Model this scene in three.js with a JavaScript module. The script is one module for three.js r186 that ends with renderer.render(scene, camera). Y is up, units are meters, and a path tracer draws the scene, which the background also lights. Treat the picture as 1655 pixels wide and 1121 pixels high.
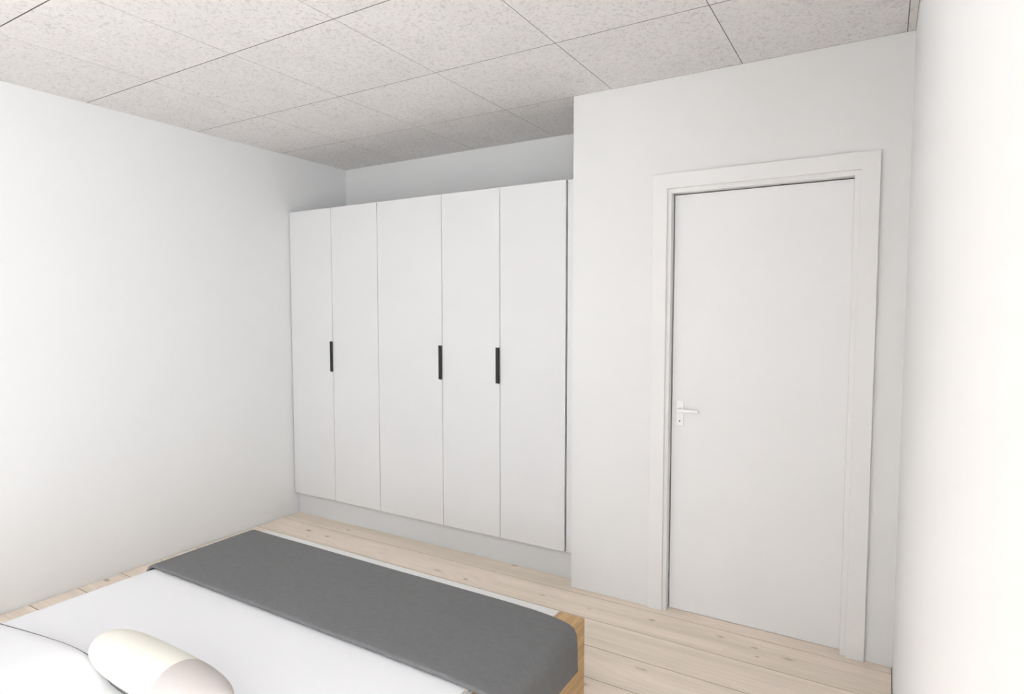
import * as THREE from 'three';
import { mergeGeometries, mergeVertices } from 'three/addons/utils/BufferGeometryUtils.js';
import { RoundedBoxGeometry } from 'three/addons/geometries/RoundedBoxGeometry.js';

// ------------------------------------------------------------------ camera, sky, exposure
const scene = new THREE.Scene();
const F = 999.93;                                             // focal length in pixels of the 1655 x 1121 frame
const camera = new THREE.PerspectiveCamera(2 * Math.atan(560.5 / F) * 180 / Math.PI, 1655 / 1121, 0.02, 60);
camera.position.set(3.5436, 1.4409, 3.4506);
camera.rotation.order = 'YXZ';
camera.rotation.set(-0.0600, 0.5398, 0.0);
scene.add(camera);

// bright overcast sky, even in all directions; it enters through two added windows beside and behind the camera
scene.background = new THREE.Color().setRGB(0.965, 0.995, 1.045);
scene.backgroundIntensity = 6.0;

const renderer = new THREE.WebGLRenderer({ antialias: true });
renderer.toneMapping = THREE.LinearToneMapping;
renderer.toneMappingExposure = 1.24;
renderer.shadowMap.enabled = true;

// ------------------------------------------------------------------ sizes of the room, metres
const H = 2.5, R = 3.618, REAR = 5.2, XJ = 2.189, J = 0.59;  // ceiling, right wall, rear wall, door-wall block

const ADDED_RIGHTWIN = [3.03, 5.0], ADDED_LEFTWIN = [4.1, 5.0]; // added, unseen openings, placed to light the room

// ------------------------------------------------------------------ helpers
let seed = 7;
const rnd = () => { seed = (seed * 1664525 + 1013904223) >>> 0; return seed / 4294967296; };
const used = {};
function numbered(n) { const k = used[n] = (used[n] ?? -1) + 1; return k ? `${n}_${String(k).padStart(3, '0')}` : n; }
function mesh(name, geo, mat, parent) {
  const m = new THREE.Mesh(geo, mat); m.name = numbered(name);
  m.castShadow = m.receiveShadow = true; parent.add(m); return m;
}
function struct(o) { o.userData.kind = 'structure'; return o; }
function thing(name, label, category, pos = [0, 0, 0]) {
  const g = new THREE.Group(); g.name = numbered(name); g.position.set(...pos);
  g.userData = { label, category }; scene.add(g); return g;
}
function tag(o, label, category) { Object.assign(o.userData, { label, category }); return o; }
function box(x0, x1, y0, y1, z0, z1, r = 0, o = [0, 0, 0]) {
  const g = r ? new RoundedBoxGeometry(x1 - x0, y1 - y0, z1 - z0, 2, r) : new THREE.BoxGeometry(x1 - x0, y1 - y0, z1 - z0);
  g.translate((x0 + x1) / 2 - o[0], (y0 + y1) / 2 - o[1], (z0 + z1) / 2 - o[2]);
  return g;
}
const join = (...gs) => mergeGeometries(gs.map(g => g.index ? g.toNonIndexed() : g));

// value noise that repeats every p cells
function lattice(p, q, s) { const a = new Float32Array(p * q); let k = s; for (let i = 0; i < p * q; i++) { k = (k * 1664525 + 1013904223) >>> 0; a[i] = k / 4294967296; } return a; }
function noise2(p, q, s) {
  const a = lattice(p, q, s), m = (i, n) => ((i % n) + n) % n;
  return (x, y) => {                                            // x, y in 0..1, repeating
    const fx = x * p, fy = y * q, ix = Math.floor(fx), iy = Math.floor(fy);
    let u = fx - ix, v = fy - iy; u = u * u * (3 - 2 * u); v = v * v * (3 - 2 * v);
    const x0 = m(ix, p), x1 = m(ix + 1, p), y0 = m(iy, q) * p, y1 = m(iy + 1, q) * p;
    return (a[y0 + x0] * (1 - u) + a[y0 + x1] * u) * (1 - v) + (a[y1 + x0] * (1 - u) + a[y1 + x1] * u) * v;
  };
}
function texture(w, h, fn, srgb = true) {
  const d = new Uint8Array(w * h * 4);
  for (let j = 0, k = 0; j < h; j++) for (let i = 0; i < w; i++, k += 4) {
    const c = fn(i / w, j / h); d[k] = c[0]; d[k + 1] = c[1]; d[k + 2] = c[2]; d[k + 3] = 255;
  }
  const t = new THREE.DataTexture(d, w, h); t.wrapS = t.wrapT = THREE.RepeatWrapping;
  t.magFilter = THREE.LinearFilter; t.minFilter = THREE.LinearMipmapLinearFilter; t.generateMipmaps = true;
  if (srgb) t.colorSpace = THREE.SRGBColorSpace;
  t.needsUpdate = true; return t;
}
const cl = v => Math.max(0, Math.min(255, v));
function worldUV(g, f) {                                        // uv from a function of the vertex position
  const p = g.attributes.position, uv = new Float32Array(p.count * 2);
  for (let i = 0; i < p.count; i++) { const c = f(p.getX(i), p.getY(i), p.getZ(i)); uv[2 * i] = c[0]; uv[2 * i + 1] = c[1]; }
  g.setAttribute('uv', new THREE.BufferAttribute(uv, 2)); return g;
}

// ------------------------------------------------------------------ materials
const std = (hex, roughness, extra = {}) => new THREE.MeshStandardMaterial({ color: hex, roughness, ...extra });
const M = {
  wall: std('#efefee', 0.9),
  core: std('#cfcac3', 0.9),
  joint: std('#5c5853', 1),  // dark deck and subfloor; in tile joints it stands in for shade
  plankJointShade: std('#8a7767', 0.9),
  cabinet: std('#e9e9e9', 0.55),
  carcass: std('#e9e9e9', 0.7),
  plinth: std('#e2e3e4', 0.7),
  doorPaint: std('#f4f4f4', 0.55),
  trim: std('#f2f1f0', 0.5),
  black: std('#262626', 0.5),
  chrome: std('#ffffff', 0.3),
  keyhole: std('#8a8a88', 0.6),
  linen: std('#efeff0', 0.95),
  sheet: std('#f2f1ee', 0.95),
  cream: std('#e9e6da', 0.95),
  contactShade: std('#6c6d70', 0.9),
  shadedCream: std('#c6beb9', 0.95),
  windowFrame: std('#f2f2f2', 0.5),
  glass: new THREE.MeshPhysicalMaterial({ color: '#ffffff', roughness: 0, transmission: 1, thickness: 0, ior: 1.45 }),
};
{ // felt throw: fine woven fleck
  const a = noise2(128, 128, 21), b = noise2(17, 17, 22);
  const t = texture(256, 256, (x, y) => { const v = 117 + (a(x, y) - 0.5) * 10 + (b(x, y) - 0.5) * 4; return [v, v, v + 0.5]; });
  t.repeat.set(4, 4);
  M.throw = new THREE.MeshStandardMaterial({ map: t, roughness: 0.95 });
}
{ // ceiling boards: pale mineral fibre with darker flecks; one repeat is 1.2 m
  const n1 = noise2(170, 170, 1), n2 = noise2(90, 90, 2), n3 = noise2(320, 320, 3), n4 = noise2(9, 9, 4);
  const val = (x, y) => {
    const f = n1(x, y) * 0.45 + n2(x, y) * 0.25 + n3(x, y) * 0.3;
    const dark = Math.max(0, 0.47 - f) * 2.6, light = Math.max(0, f - 0.56) * 0.9;
    return 1 - dark * 0.13 + light * 0.06 + (n4(x, y) - 0.5) * 0.02;
  };
  const map = texture(1024, 1024, (x, y) => { const v = val(x, y); return [cl(236 * v), cl(233 * v), cl(231 * v)]; });
  const bump = texture(1024, 1024, (x, y) => { const v = cl((val(x, y) - 0.7) * 600); return [v, v, v]; }, false);
  M.tile = new THREE.MeshStandardMaterial({ map, bumpMap: bump, bumpScale: 0.0008, roughness: 1 });
}
{ // white-oiled pine boards, 3.7 m x 1.07 m (five boards wide); grain runs along u
  const W = 2048, Hh = 1024, LX = 3.7, LY = 1.07;
  const w1 = noise2(7, 9, 31), w2 = noise2(14, 60, 32), g1 = noise2(10, 170, 33), g2 = noise2(60, 500, 34), b1 = noise2(5, 20, 35);
  const knots = []; seed = 91;
  for (let i = 0; i < 34; i++) knots.push([rnd() * LX, (Math.floor(rnd() * 5) + 0.22 + rnd() * 0.56) * LY / 5, 0.004 + rnd() * 0.007, rnd()]);
  M.plank = new THREE.MeshStandardMaterial({ roughness: 0.6, map: texture(W, Hh, (u, v) => {
    let X = u * LX, Y = v * LY, k = 0, bend = 0;
    for (const [kx, ky, r, t] of knots) {
      let dx = Math.abs(X - kx); dx = Math.min(dx, LX - dx); const dy = Y - ky;
      const q = (dx / (r * 2)) ** 2 + (dy / r) ** 2;
      if (q < 60) { bend += Math.exp(-q / 9) * dy * 0.9; k = Math.max(k, Math.exp(-q * 1.1) * (0.35 + 0.65 * t)); }
    }
    const vy = v - bend / LY;
    const ring = 0.5 + 0.5 * Math.sin((vy * 26 + w1(u, vy) * 5.5 + w2(u, vy) * 0.5) * 6.283);
    const s = (ring - 0.5) * 0.018 + (g1(u, vy) - 0.5) * 0.035 + (g2(u, vy) - 0.5) * 0.05 + (b1(u, v) - 0.5) * 0.08;
    const l = 1 + s, d = k * 0.55;
    return [cl(246 * l * (1 - d * 0.5)), cl(232 * (l - 0.15 * s) * (1 - d * 0.62)), cl(215 * (l + 0.12 * s) * (1 - d * 0.7))];
  }) });
}
{ // oak of the bed frame
  const a = noise2(4, 70, 41), b = noise2(24, 260, 42), c = noise2(3, 14, 43);
  const t = texture(1024, 512, (u, v) => { const s = 1 + (a(u, v + 0.02 * c(u, v)) - 0.5) * 0.14 + (b(u, v) - 0.5) * 0.09; return [cl(206 * s), cl(170 * s), cl(122 * s)]; });
  M.oak = new THREE.MeshStandardMaterial({ map: t, roughness: 0.6 });
}

// ------------------------------------------------------------------ the room
const OUT = 0.25;
{
  const f = struct(new THREE.Group()); f.name = 'floor'; scene.add(f);
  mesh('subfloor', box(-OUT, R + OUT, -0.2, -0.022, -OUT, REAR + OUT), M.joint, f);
  const PW = 0.214, gap = 0.0042; let i = 0;
  for (let z = 0.64 - 3 * PW; z < REAR - 0.01; z += PW, i++) {
    const z0 = Math.max(z, 0) + gap / 2, z1 = Math.min(z + PW, REAR) - gap / 2;
    const g = box(0.003, R - 0.003, -0.022, 0, z0, z1, 0.0008);
    const off = rnd() * 3.7, row = (i * 2) % 5;
    worldUV(g, (x, y, zz) => [(x + off) / 3.7, (row * PW + (zz - z)) / 1.07]);
    if (i) mesh('joint_shade_strip', box(0.003, R - 0.003, -0.022, -0.0016, z - gap / 2, z + gap / 2), M.plankJointShade, f);  // dark strip stands for the shade between planks
    mesh('plank', g, M.plank, f);
  }
  const c = struct(new THREE.Group()); c.name = 'ceiling'; scene.add(c);
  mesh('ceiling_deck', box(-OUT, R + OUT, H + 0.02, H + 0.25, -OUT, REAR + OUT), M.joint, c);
  const T = 0.6, tx = 0.0030, tz = 0.0055;                       // boards butt along z, wider joint across
  for (let a = 0; ; a++) {
    const xa = Math.max(0, -0.01 + a * T), xb = Math.min(R, -0.01 + (a + 1) * T);
    if (xa >= R - 0.005) break;
    for (let b = 0; ; b++) {
      const za = Math.max(0, -0.011 + b * T), zb = Math.min(REAR, -0.011 + (b + 1) * T);
      if (za >= REAR - 0.005) break;
      if (xa > XJ && zb < J) continue;                          // above the solid block beside the wardrobes
      const g = box(xa + tx / 2, xb - tx / 2, H, H + 0.02, za + tz / 2, zb - tz / 2);
      const ox = rnd(), oz = rnd();
      worldUV(g, (x, y, z) => [x / 1.2 + ox, z / 1.2 + oz]);
      mesh('ceiling_tile', g, M.tile, c);
    }
  }
  for (let b = 1; -0.011 + b * T < REAR - 0.01; b++) {             // dark strips painted in as the shade of the tile joints
    const z = -0.011 + b * T; mesh('joint_shade_strip', box(0, z < J ? XJ : R, H + 0.0012, H + 0.02, z - tz / 2, z + tz / 2), M.joint, c);
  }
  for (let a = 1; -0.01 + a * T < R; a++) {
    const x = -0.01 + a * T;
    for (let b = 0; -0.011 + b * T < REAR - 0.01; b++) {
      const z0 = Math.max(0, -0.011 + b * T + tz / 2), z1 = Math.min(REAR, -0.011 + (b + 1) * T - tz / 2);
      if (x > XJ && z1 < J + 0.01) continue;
      mesh('joint_shade_strip', box(x - tx / 2, x + tx / 2, H + 0.0012, H + 0.02, z0, z1), M.joint, c);
    }
  }
  const top = H + 0.02;
  struct(mesh('wall_back', box(0, R, -0.022, top, -OUT, 0), M.wall, scene));
  // block beside the wardrobes, with the recess of the door
  const DX0 = 2.672, DX1 = 3.452, DY = 1.998, DZ = 0.45;
  struct(mesh('wall_door', join(
    box(XJ, DX0, 0, H, 0, J), box(DX1, R, 0, H, 0, J), box(DX0, DX1, DY, H, 0, J), box(DX0, DX1, 0, DY, 0, DZ)), M.wall, scene));
  // made-up windows outside the frame to light the room: one at the rear end of each side wall, beside and behind the camera
  function addedGlazing(n, a0, a1, y0, y1, sashes, place) {            // place(u0, u1, y0, y1, d0, d1): a box along the wall, d = depth into it
    const w = struct(new THREE.Group()); w.name = 'window_' + n; scene.add(w);
    const fw = 0.05, P = (...q) => box(...place(...q));
    mesh('window_frame', join(P(a0, a0 + fw, y0, y1, 0.08, 0.14), P(a1 - fw, a1, y0, y1, 0.08, 0.14), P(a0 + fw, a1 - fw, y0, y0 + fw, 0.08, 0.14), P(a0 + fw, a1 - fw, y1 - fw, y1, 0.08, 0.14)), M.windowFrame, w);
    const span = (a1 - a0 - 2 * fw) / sashes;
    for (let i = 0; i < sashes; i++) {
      const u0 = a0 + fw + i * span + (i ? 0.02 : 0), u1 = a0 + fw + (i + 1) * span - (i < sashes - 1 ? 0.02 : 0);
      if (i) mesh('mullion', P(u0 - 0.04, u0, y0 + fw, y1 - fw, 0.08, 0.14), M.windowFrame, w);
      mesh('pane', P(u0, u1, y0 + fw, y1 - fw, 0.108, 0.112), M.glass, w);
    }
  }
  const WY0 = 0.1, WY1 = 2.4, top2 = top, lo = -0.022;
  const rightAt = (a, b, c2, e, f0, f1) => [R + f0, R + f1, c2, e, a, b];
  const leftAt = (a, b, c2, e, f0, f1) => [-f1, -f0, c2, e, a, b];
  const walls = (at, a, b, w0, w1) => join(box(...at(a, w0, lo, top2, 0, OUT)), box(...at(w1, b, lo, top2, 0, OUT)), box(...at(w0, w1, lo, WY0, 0, OUT)), box(...at(w0, w1, WY1, top2, 0, OUT)));
  struct(mesh('wall_rear', box(0, R, lo, top2, REAR, REAR + OUT), M.wall, scene));
  struct(mesh('wall_right', walls(rightAt, -OUT, REAR + OUT, ADDED_RIGHTWIN[0], ADDED_RIGHTWIN[1]), M.wall, scene));
  struct(mesh('wall_left', walls(leftAt, -OUT, REAR + OUT, ADDED_LEFTWIN[0], ADDED_LEFTWIN[1]), M.wall, scene));
  addedGlazing(1, ...ADDED_RIGHTWIN, WY0, WY1, 2, rightAt);
  addedGlazing(2, ...ADDED_LEFTWIN, WY0, WY1, 2, leftAt);

  // door: lining, casing, leaf with its handle
  const d = struct(new THREE.Group()); d.name = 'door_1'; d.position.set((DX0 + DX1) / 2, 0, J); scene.add(d);
  const o = [d.position.x, 0, J], B = (a, b, c2, e, g, h, r) => box(a, b, c2, e, g, h, r, o);
  const LX0 = 2.690, LX1 = 3.430, LY = 1.977;
  mesh('jamb', B(DX0, LX0, 0, DY, DZ, J + 0.004, 0.0015), M.trim, d);
  mesh('jamb', B(LX1, DX1, 0, DY, DZ, J + 0.004, 0.0015), M.trim, d);
  mesh('head_jamb', B(LX0, LX1, LY, DY, DZ, J + 0.004, 0.0015), M.trim, d);
  const cs = new THREE.Shape([[2.605, 0], [2.605, 2.066], [3.519, 2.066], [3.519, 0], [DX1 - 0.001, 0], [DX1 - 0.001, DY - 0.001], [DX0 + 0.001, DY - 0.001], [DX0 + 0.001, 0]].map(([x, y]) => new THREE.Vector2(x - o[0], y)));
  mesh('casing', new THREE.ExtrudeGeometry(cs, { depth: 0.014, bevelEnabled: true, bevelThickness: 0.002, bevelSize: 0.002, bevelOffset: -0.002, bevelSegments: 2 }), M.trim, d);
  const leaf = mesh('door_leaf', B(LX0 + 0.005, LX1 - 0.0015, 0.002, LY - 0.005, 0.512, 0.553, 0.0015), M.doorPaint, d);
  const hx = 2.7345, hz = 0.553;
  const plate = new RoundedBoxGeometry(0.035, 0.118, 0.007, 3, 0.003); plate.translate(hx - o[0], 0.9525, hz + 0.0035 - J);
  mesh('handle_plate', plate, M.chrome, leaf).userData.label = 'white satin metal backplate';
  const neck = new THREE.CylinderGeometry(0.0085, 0.0085, 0.04, 20); neck.rotateX(Math.PI / 2); neck.translate(hx - o[0], 0.972, hz + 0.026 - J);
  const lev = new THREE.TubeGeometry(new THREE.CatmullRomCurve3([
    new THREE.Vector3(hx, 0.972, hz + 0.044), new THREE.Vector3(hx + 0.03, 0.972, hz + 0.046), new THREE.Vector3(hx + 0.07, 0.972, hz + 0.046), new THREE.Vector3(hx + 0.092, 0.971, hz + 0.044)
  ].map(v => v.sub(new THREE.Vector3(...o)))), 24, 0.0075, 14);
  const tip = new THREE.SphereGeometry(0.0075, 14, 10); tip.translate(hx + 0.092 - o[0], 0.971, hz + 0.044 - J);
  const root = new THREE.SphereGeometry(0.0086, 14, 10); root.translate(hx - o[0], 0.972, hz + 0.044 - J);
  mesh('door_lever', join(neck, lev, tip, root), M.chrome, leaf).userData.label = 'white satin metal lever';
  const key = new THREE.CylinderGeometry(0.004, 0.004, 0.001, 14); key.rotateX(Math.PI / 2); key.translate(hx - o[0], 0.917, hz + 0.0073 - J);
  mesh('keyhole', key, M.keyhole, leaf);
}

// ------------------------------------------------------------------ the wardrobes
const Y0 = 0.153, Y1 = 2.110, ZW = 0.539, DT = 0.019;           // doors: bottom, top, front plane, thickness
function wardrobe(x0, x1, doors, label) {
  const t = thing('wardrobe', label, 'wardrobe', [(x0 + x1) / 2, Y0 - 0.001, 0.27]);
  const o = [t.position.x, t.position.y, t.position.z];
  const P = 0.018, a = x0 + 0.0006, b = x1 - 0.0006, zb = 0.004, zf = ZW - DT - 0.024;      // carcass set well back, so that the joints between the doors are deep
  const yb = Y0 - 0.001, yt = Y1 - 0.003;
  mesh('side_panel', box(a, a + P, yb, yt, zb, zf, 0, o), M.carcass, t);
  mesh('side_panel', box(b - P, b, yb, yt, zb, zf, 0, o), M.carcass, t);
  mesh('top_panel', box(a + P, b - P, yt - P, yt, zb, zf, 0, o), M.carcass, t);
  mesh('bottom_panel', box(a + P, b - P, yb, yb + P, zb, zf, 0, o), M.carcass, t);
  mesh('back_panel', box(a + P, b - P, yb + P, yt - P, zb, zb + 0.008, 0, o), M.carcass, t);
  for (const [dx0, dx1, pull] of doors) {
    const d = mesh('door', box(dx0 + 0.0020, dx1 - 0.0020, Y0, Y1, ZW - DT, ZW, 0.0012, o), M.cabinet, t);
    if (pull) {
      // edge pull: a folded strip that grips the door edge
      const h = mesh('handle', join(
        box(dx1 - 0.0275, dx1 - 0.0014, 1.030, 1.231, ZW, ZW + 0.0035, 0.001, o),
        box(dx1 - 0.0032, dx1 - 0.0012, 1.030, 1.231, ZW + 0.0005, ZW + 0.018, 0.0008, o)), M.black, d);
      h.userData.label = 'black metal edge pull';
    }
  }
  return t;
}
wardrobe(0.0066, 0.8153, [[0.0066, 0.4105, 1], [0.4105, 0.8153, 0]], 'white two-door wardrobe in the corner against the left wall');
wardrobe(0.8153, 1.3198, [[0.8153, 1.3198, 1]], 'white single-door wardrobe in the middle of the built-in row');
wardrobe(1.3198, 2.1248, [[1.3198, 1.7205, 1], [1.7205, 2.1248, 0]], 'white two-door wardrobe at the right end of the row beside the door wall');
tag(mesh('wardrobe_plinth', box(0.002, XJ - 0.001, 0, Y0 - 0.001, 0.02, 0.504, 0.001), M.plinth, scene), 'long recessed grey-white plinth under the row of wardrobes', 'plinth');
tag(mesh('filler_panel', box(2.1305, XJ - 0.001, Y0 - 0.001, Y1, 0.48, 0.531, 0.001), M.cabinet, scene), 'narrow white filler strip between the last wardrobe and the door wall', 'panel');

// ------------------------------------------------------------------ the bed
const BX0 = 0.845, BX1 = 2.628, BZ0 = 1.398, BZ1 = 3.56, RAIL = 0.103, BH = 0.300;
{
  const t = thing('bed', 'low double bed with an oak frame standing near the left wall', 'bed', [(BX0 + BX1) / 2, 0, (BZ0 + BZ1) / 2]);
  const o = [t.position.x, 0, t.position.z];
  const along = g => { g = g.index ? g.toNonIndexed() : g; return worldUV(g, (x, y, z) => [z / 2.2, (x + y) / 0.8]); };
  const across = g => { g = g.index ? g.toNonIndexed() : g; return worldUV(g, (x, y, z) => [x / 2.2, (y + z) / 0.8]); };
  mesh('side_rail', along(box(BX1 - RAIL, BX1, 0, BH, BZ0, BZ1, 0.002, o)), M.oak, t);
  mesh('side_rail', along(box(BX0, BX0 + 0.04, 0, 0.19, BZ0, BZ1, 0.002, o)), M.oak, t);
  mesh('foot_panel', across(box(BX0 + 0.04, BX1 - RAIL, 0, 0.19, BZ0, BZ0 + 0.04, 0.002, o)), M.oak, t);
  mesh('head_panel', across(box(BX0 + 0.04, BX1 - RAIL, 0, 0.19, BZ1 - 0.04, BZ1, 0.002, o)), M.oak, t);
  mesh('slat_base', across(box(BX0 + 0.04, BX1 - RAIL, 0.16, 0.19, BZ0 + 0.04, BZ1 - 0.04, 0, o)), M.oak, t);
  tag(mesh('mattress', box(BX0, BX1 - RAIL - 0.001, 0.19, BH + 0.0005, BZ0, BZ1, 0.003), M.sheet, scene), 'white mattress lying flush in the oak bed frame, its foot end bare', 'mattress');
}
// cloth laid over a line in the x-y plane, running from z0 to z1 as a solid with rounded rims
function drape(pts, z0, z1, th, wob) {
  const curve = new THREE.CatmullRomCurve3(pts.map(([x, y]) => new THREE.Vector3(x, y, 0)), false, 'centripetal');
  const N = 160, ring = [], r = th / 2, K = 40, pos = [], idx = [];
  const rim = 6;
  for (let k = 0; k <= K; k++) ring.push([z0 + r + (z1 - z0 - 2 * r) * k / K, r, k / K]);
  for (let k = 1; k < rim; k++) { const a = Math.PI / 2 - Math.PI * k / rim; ring.push([z1 - r + Math.cos(a) * r, Math.sin(a) * r, 1]); }
  for (let k = K; k >= 0; k--) ring.push([z0 + r + (z1 - z0 - 2 * r) * k / K, -r, k / K]);
  for (let k = 1; k < rim; k++) { const a = -Math.PI / 2 - Math.PI * k / rim; ring.push([z0 + r + Math.cos(a) * r, Math.sin(a) * r, 0]); }
  const n = ring.length;
  for (let i = 0; i <= N; i++) {
    const p = curve.getPointAt(i / N), t = curve.getTangentAt(i / N), nx = -t.y, ny = t.x;
    for (const [z, off, v] of ring) {
      const w = off > 0 ? wob(i / N, v, p.x, z) : 0;
      pos.push(p.x + nx * (off + r + w), p.y + ny * (off + r + w), z);
    }
  }
  for (let i = 0; i < N; i++) for (let k = 0; k < n; k++) { const a = i * n + k, b = i * n + (k + 1) % n; idx.push(a, a + n, b, b, a + n, b + n); }
  for (let k = 1; k < n - 1; k++) { idx.push(0, k, k + 1); const e = N * n; idx.push(e, e + k + 1, e + k); }
  const g = new THREE.BufferGeometry();
  g.setAttribute('position', new THREE.Float32BufferAttribute(pos, 3)); g.setIndex(idx); g.computeVertexNormals();
  // faces must look outwards
  return worldUV(g, (x, y, z) => [x + y, z]);
}
{
  const wv = noise2(6, 5, 61), wv2 = noise2(11, 9, 62);
  const d = drape([[0.838, 0.150], [0.838, 0.235], [0.842, 0.280], [0.862, 0.3], [0.93, 0.302], [1.6, 0.302], [2.35, 0.302], [2.46, 0.302], [2.516, 0.3015]], 1.60, 3.30, 0.016,
    (u, v, x, z) => 0.003 * (wv((x * 0.4) % 1, (z * 0.35) % 1) - 0.3));
  tag(mesh('duvet', d, M.linen, scene), 'smooth white duvet spread across the bed below the pillow', 'duvet');
  const t = drape([[0.816, 0.17], [0.818, 0.25], [0.826, 0.296], [0.862, 0.323], [0.95, 0.326], [1.5, 0.326], [2.1, 0.326], [2.40, 0.325], [2.50, 0.322], [2.580, 0.3145], [2.626, 0.300], [2.634, 0.27], [2.636, 0.21], [2.637, 0.160]], 1.503, 2.008, 0.016,
    (u, v, x, z) => 0.0012 * (wv2((x * 0.5) % 1, (z * 0.6) % 1) - 0.5));
  tag(mesh('throw_blanket', t, M.throw, scene), 'dark grey throw blanket laid across the foot of the white bed', 'blanket');
}
{ // long pillow lying across the head of the bed: flat below, thin at both ends, plump in the middle
  const X0 = 1.49, Z0 = 2.945, A = 0.67, D = 0.40, Y = 0.3215, T = 0.108, N = 64;
  const ss = x => { const k = Math.min(1, Math.max(0, x)); return k * k * (3 - 2 * k); };
  const dent = (u, v) => 1 - 0.58 * ss((u - 0.03) / 0.25) * ss((-v - 0.28) / 0.35);   // the bolster presses into the far rim
  const top = (u, v) => dent(u, v) * T * Math.max(0, 1.06 - (u * u + 0.02) ** 0.56 * 1.0482) * Math.max(0, 1 - Math.abs(v) ** 24) ** 0.4 + 0.003 * (1 - u * u) * (1 - v * v);
  const edge = (u, v) => [u * A * (1 - 0.015 * (1 - v * v)), v * D];
  const pos = [], idx = [], q = (N + 1) * (N + 1), sn = i => Math.sin((i / N - 0.5) * Math.PI);
  for (const s of [1, 0]) for (let j = 0; j <= N; j++) for (let i = 0; i <= N; i++) {
    const u = sn(i), v = sn(j), [x, z] = edge(u, v); pos.push(x, s ? top(u, v) : 0, z);
  }
  for (const s of [0, 1]) for (let j = 0; j < N; j++) for (let i = 0; i < N; i++) {
    const a = s * q + j * (N + 1) + i, b = a + 1, c = a + N + 1, e = c + 1;
    s ? idx.push(a, b, c, b, e, c) : idx.push(a, c, b, b, c, e);
  }
  let g = new THREE.BufferGeometry(); g.setAttribute('position', new THREE.Float32BufferAttribute(pos, 3)); g.setIndex(idx);
  g = mergeVertices(g, 1e-5); g.computeVertexNormals();
  const t = thing('sleeping_pillow', 'long white pillow with painted rim shade under the cream bolster at the bed head', 'pillow', [X0, Y, Z0]);
  mesh('cover', g, M.linen, t);
  const pts = [], e = 0.965, K = 60, at = (u, v) => { const [x, z] = edge(u, v); pts.push(new THREE.Vector3(x, top(u, v) + 0.0006, z)); };
  const sw = i => Math.sin((i / K - 0.5) * Math.PI) * e;
  for (let i = 0; i < K; i++) at(sw(i), -e); for (let i = 0; i < K; i++) at(e, sw(i));
  for (let i = 0; i < K; i++) at(-sw(i), e); for (let i = 0; i < K; i++) at(-e, -sw(i));
  mesh('contact_shadow_line', new THREE.TubeGeometry(new THREE.CatmullRomCurve3(pts, true), 480, 0.0016, 8, true), M.contactShade, t).userData.label = 'thin dark grey contact shadow line';  // dark tube drawn as the contact shadow along the pillow rim
}
{ // bolster: squarish roll, its right end tinted greyer in place of shade
  const L = 0.653, RY = 0.061, RZ = 0.078, E = 0.62, CUT = 0.125;
  const t = thing('bolster_cushion', 'plump cream bolster cushion with a shade-tinted right end lying on the long white pillow', 'cushion', [1.854, 0.386 + RY, 2.541]);
  t.rotation.set(0, -0.066, 0.062);
  const sg = (a) => Math.sign(a) * Math.abs(a) ** E;
  const vc = Math.asin((CUT / (L / 2)) ** (1 / E));
  function roll(v0, v1, sink) {
    const NU = 64, NV = 40, pos = [], idx = [];
    for (let j = 0; j <= NV; j++) for (let i = 0; i < NU; i++) {
      const v = v0 + (v1 - v0) * j / NV, u = i / NU * Math.PI * 2, c = Math.max(0, Math.cos(v)) ** E;
      const k = 1 - sink * Math.exp(-(((v - vc) / 0.025) ** 2));        // the seam draws the cloth in
      pos.push(L / 2 * sg(Math.sin(v)), RY * c * Math.cos(u) * k, RZ * c * Math.sin(u) * k);
    }
    for (let j = 0; j < NV; j++) for (let i = 0; i < NU; i++) { const a = j * NU + i, b = j * NU + (i + 1) % NU; idx.push(a, a + NU, b, b, a + NU, b + NU); }
    const g = new THREE.BufferGeometry(); g.setAttribute('position', new THREE.Float32BufferAttribute(pos, 3)); g.setIndex(idx); g.computeVertexNormals();
    return g;
  }
  mesh('cover', roll(-Math.PI / 2, vc, 0.03), M.cream, t);
  mesh('shaded_end', roll(vc, Math.PI / 2, 0.03), M.shadedCream, t).userData.label = 'cream end tinted for shade';  // same cream cloth; the greyer colour stands in for shade
}

renderer.render(scene, camera);
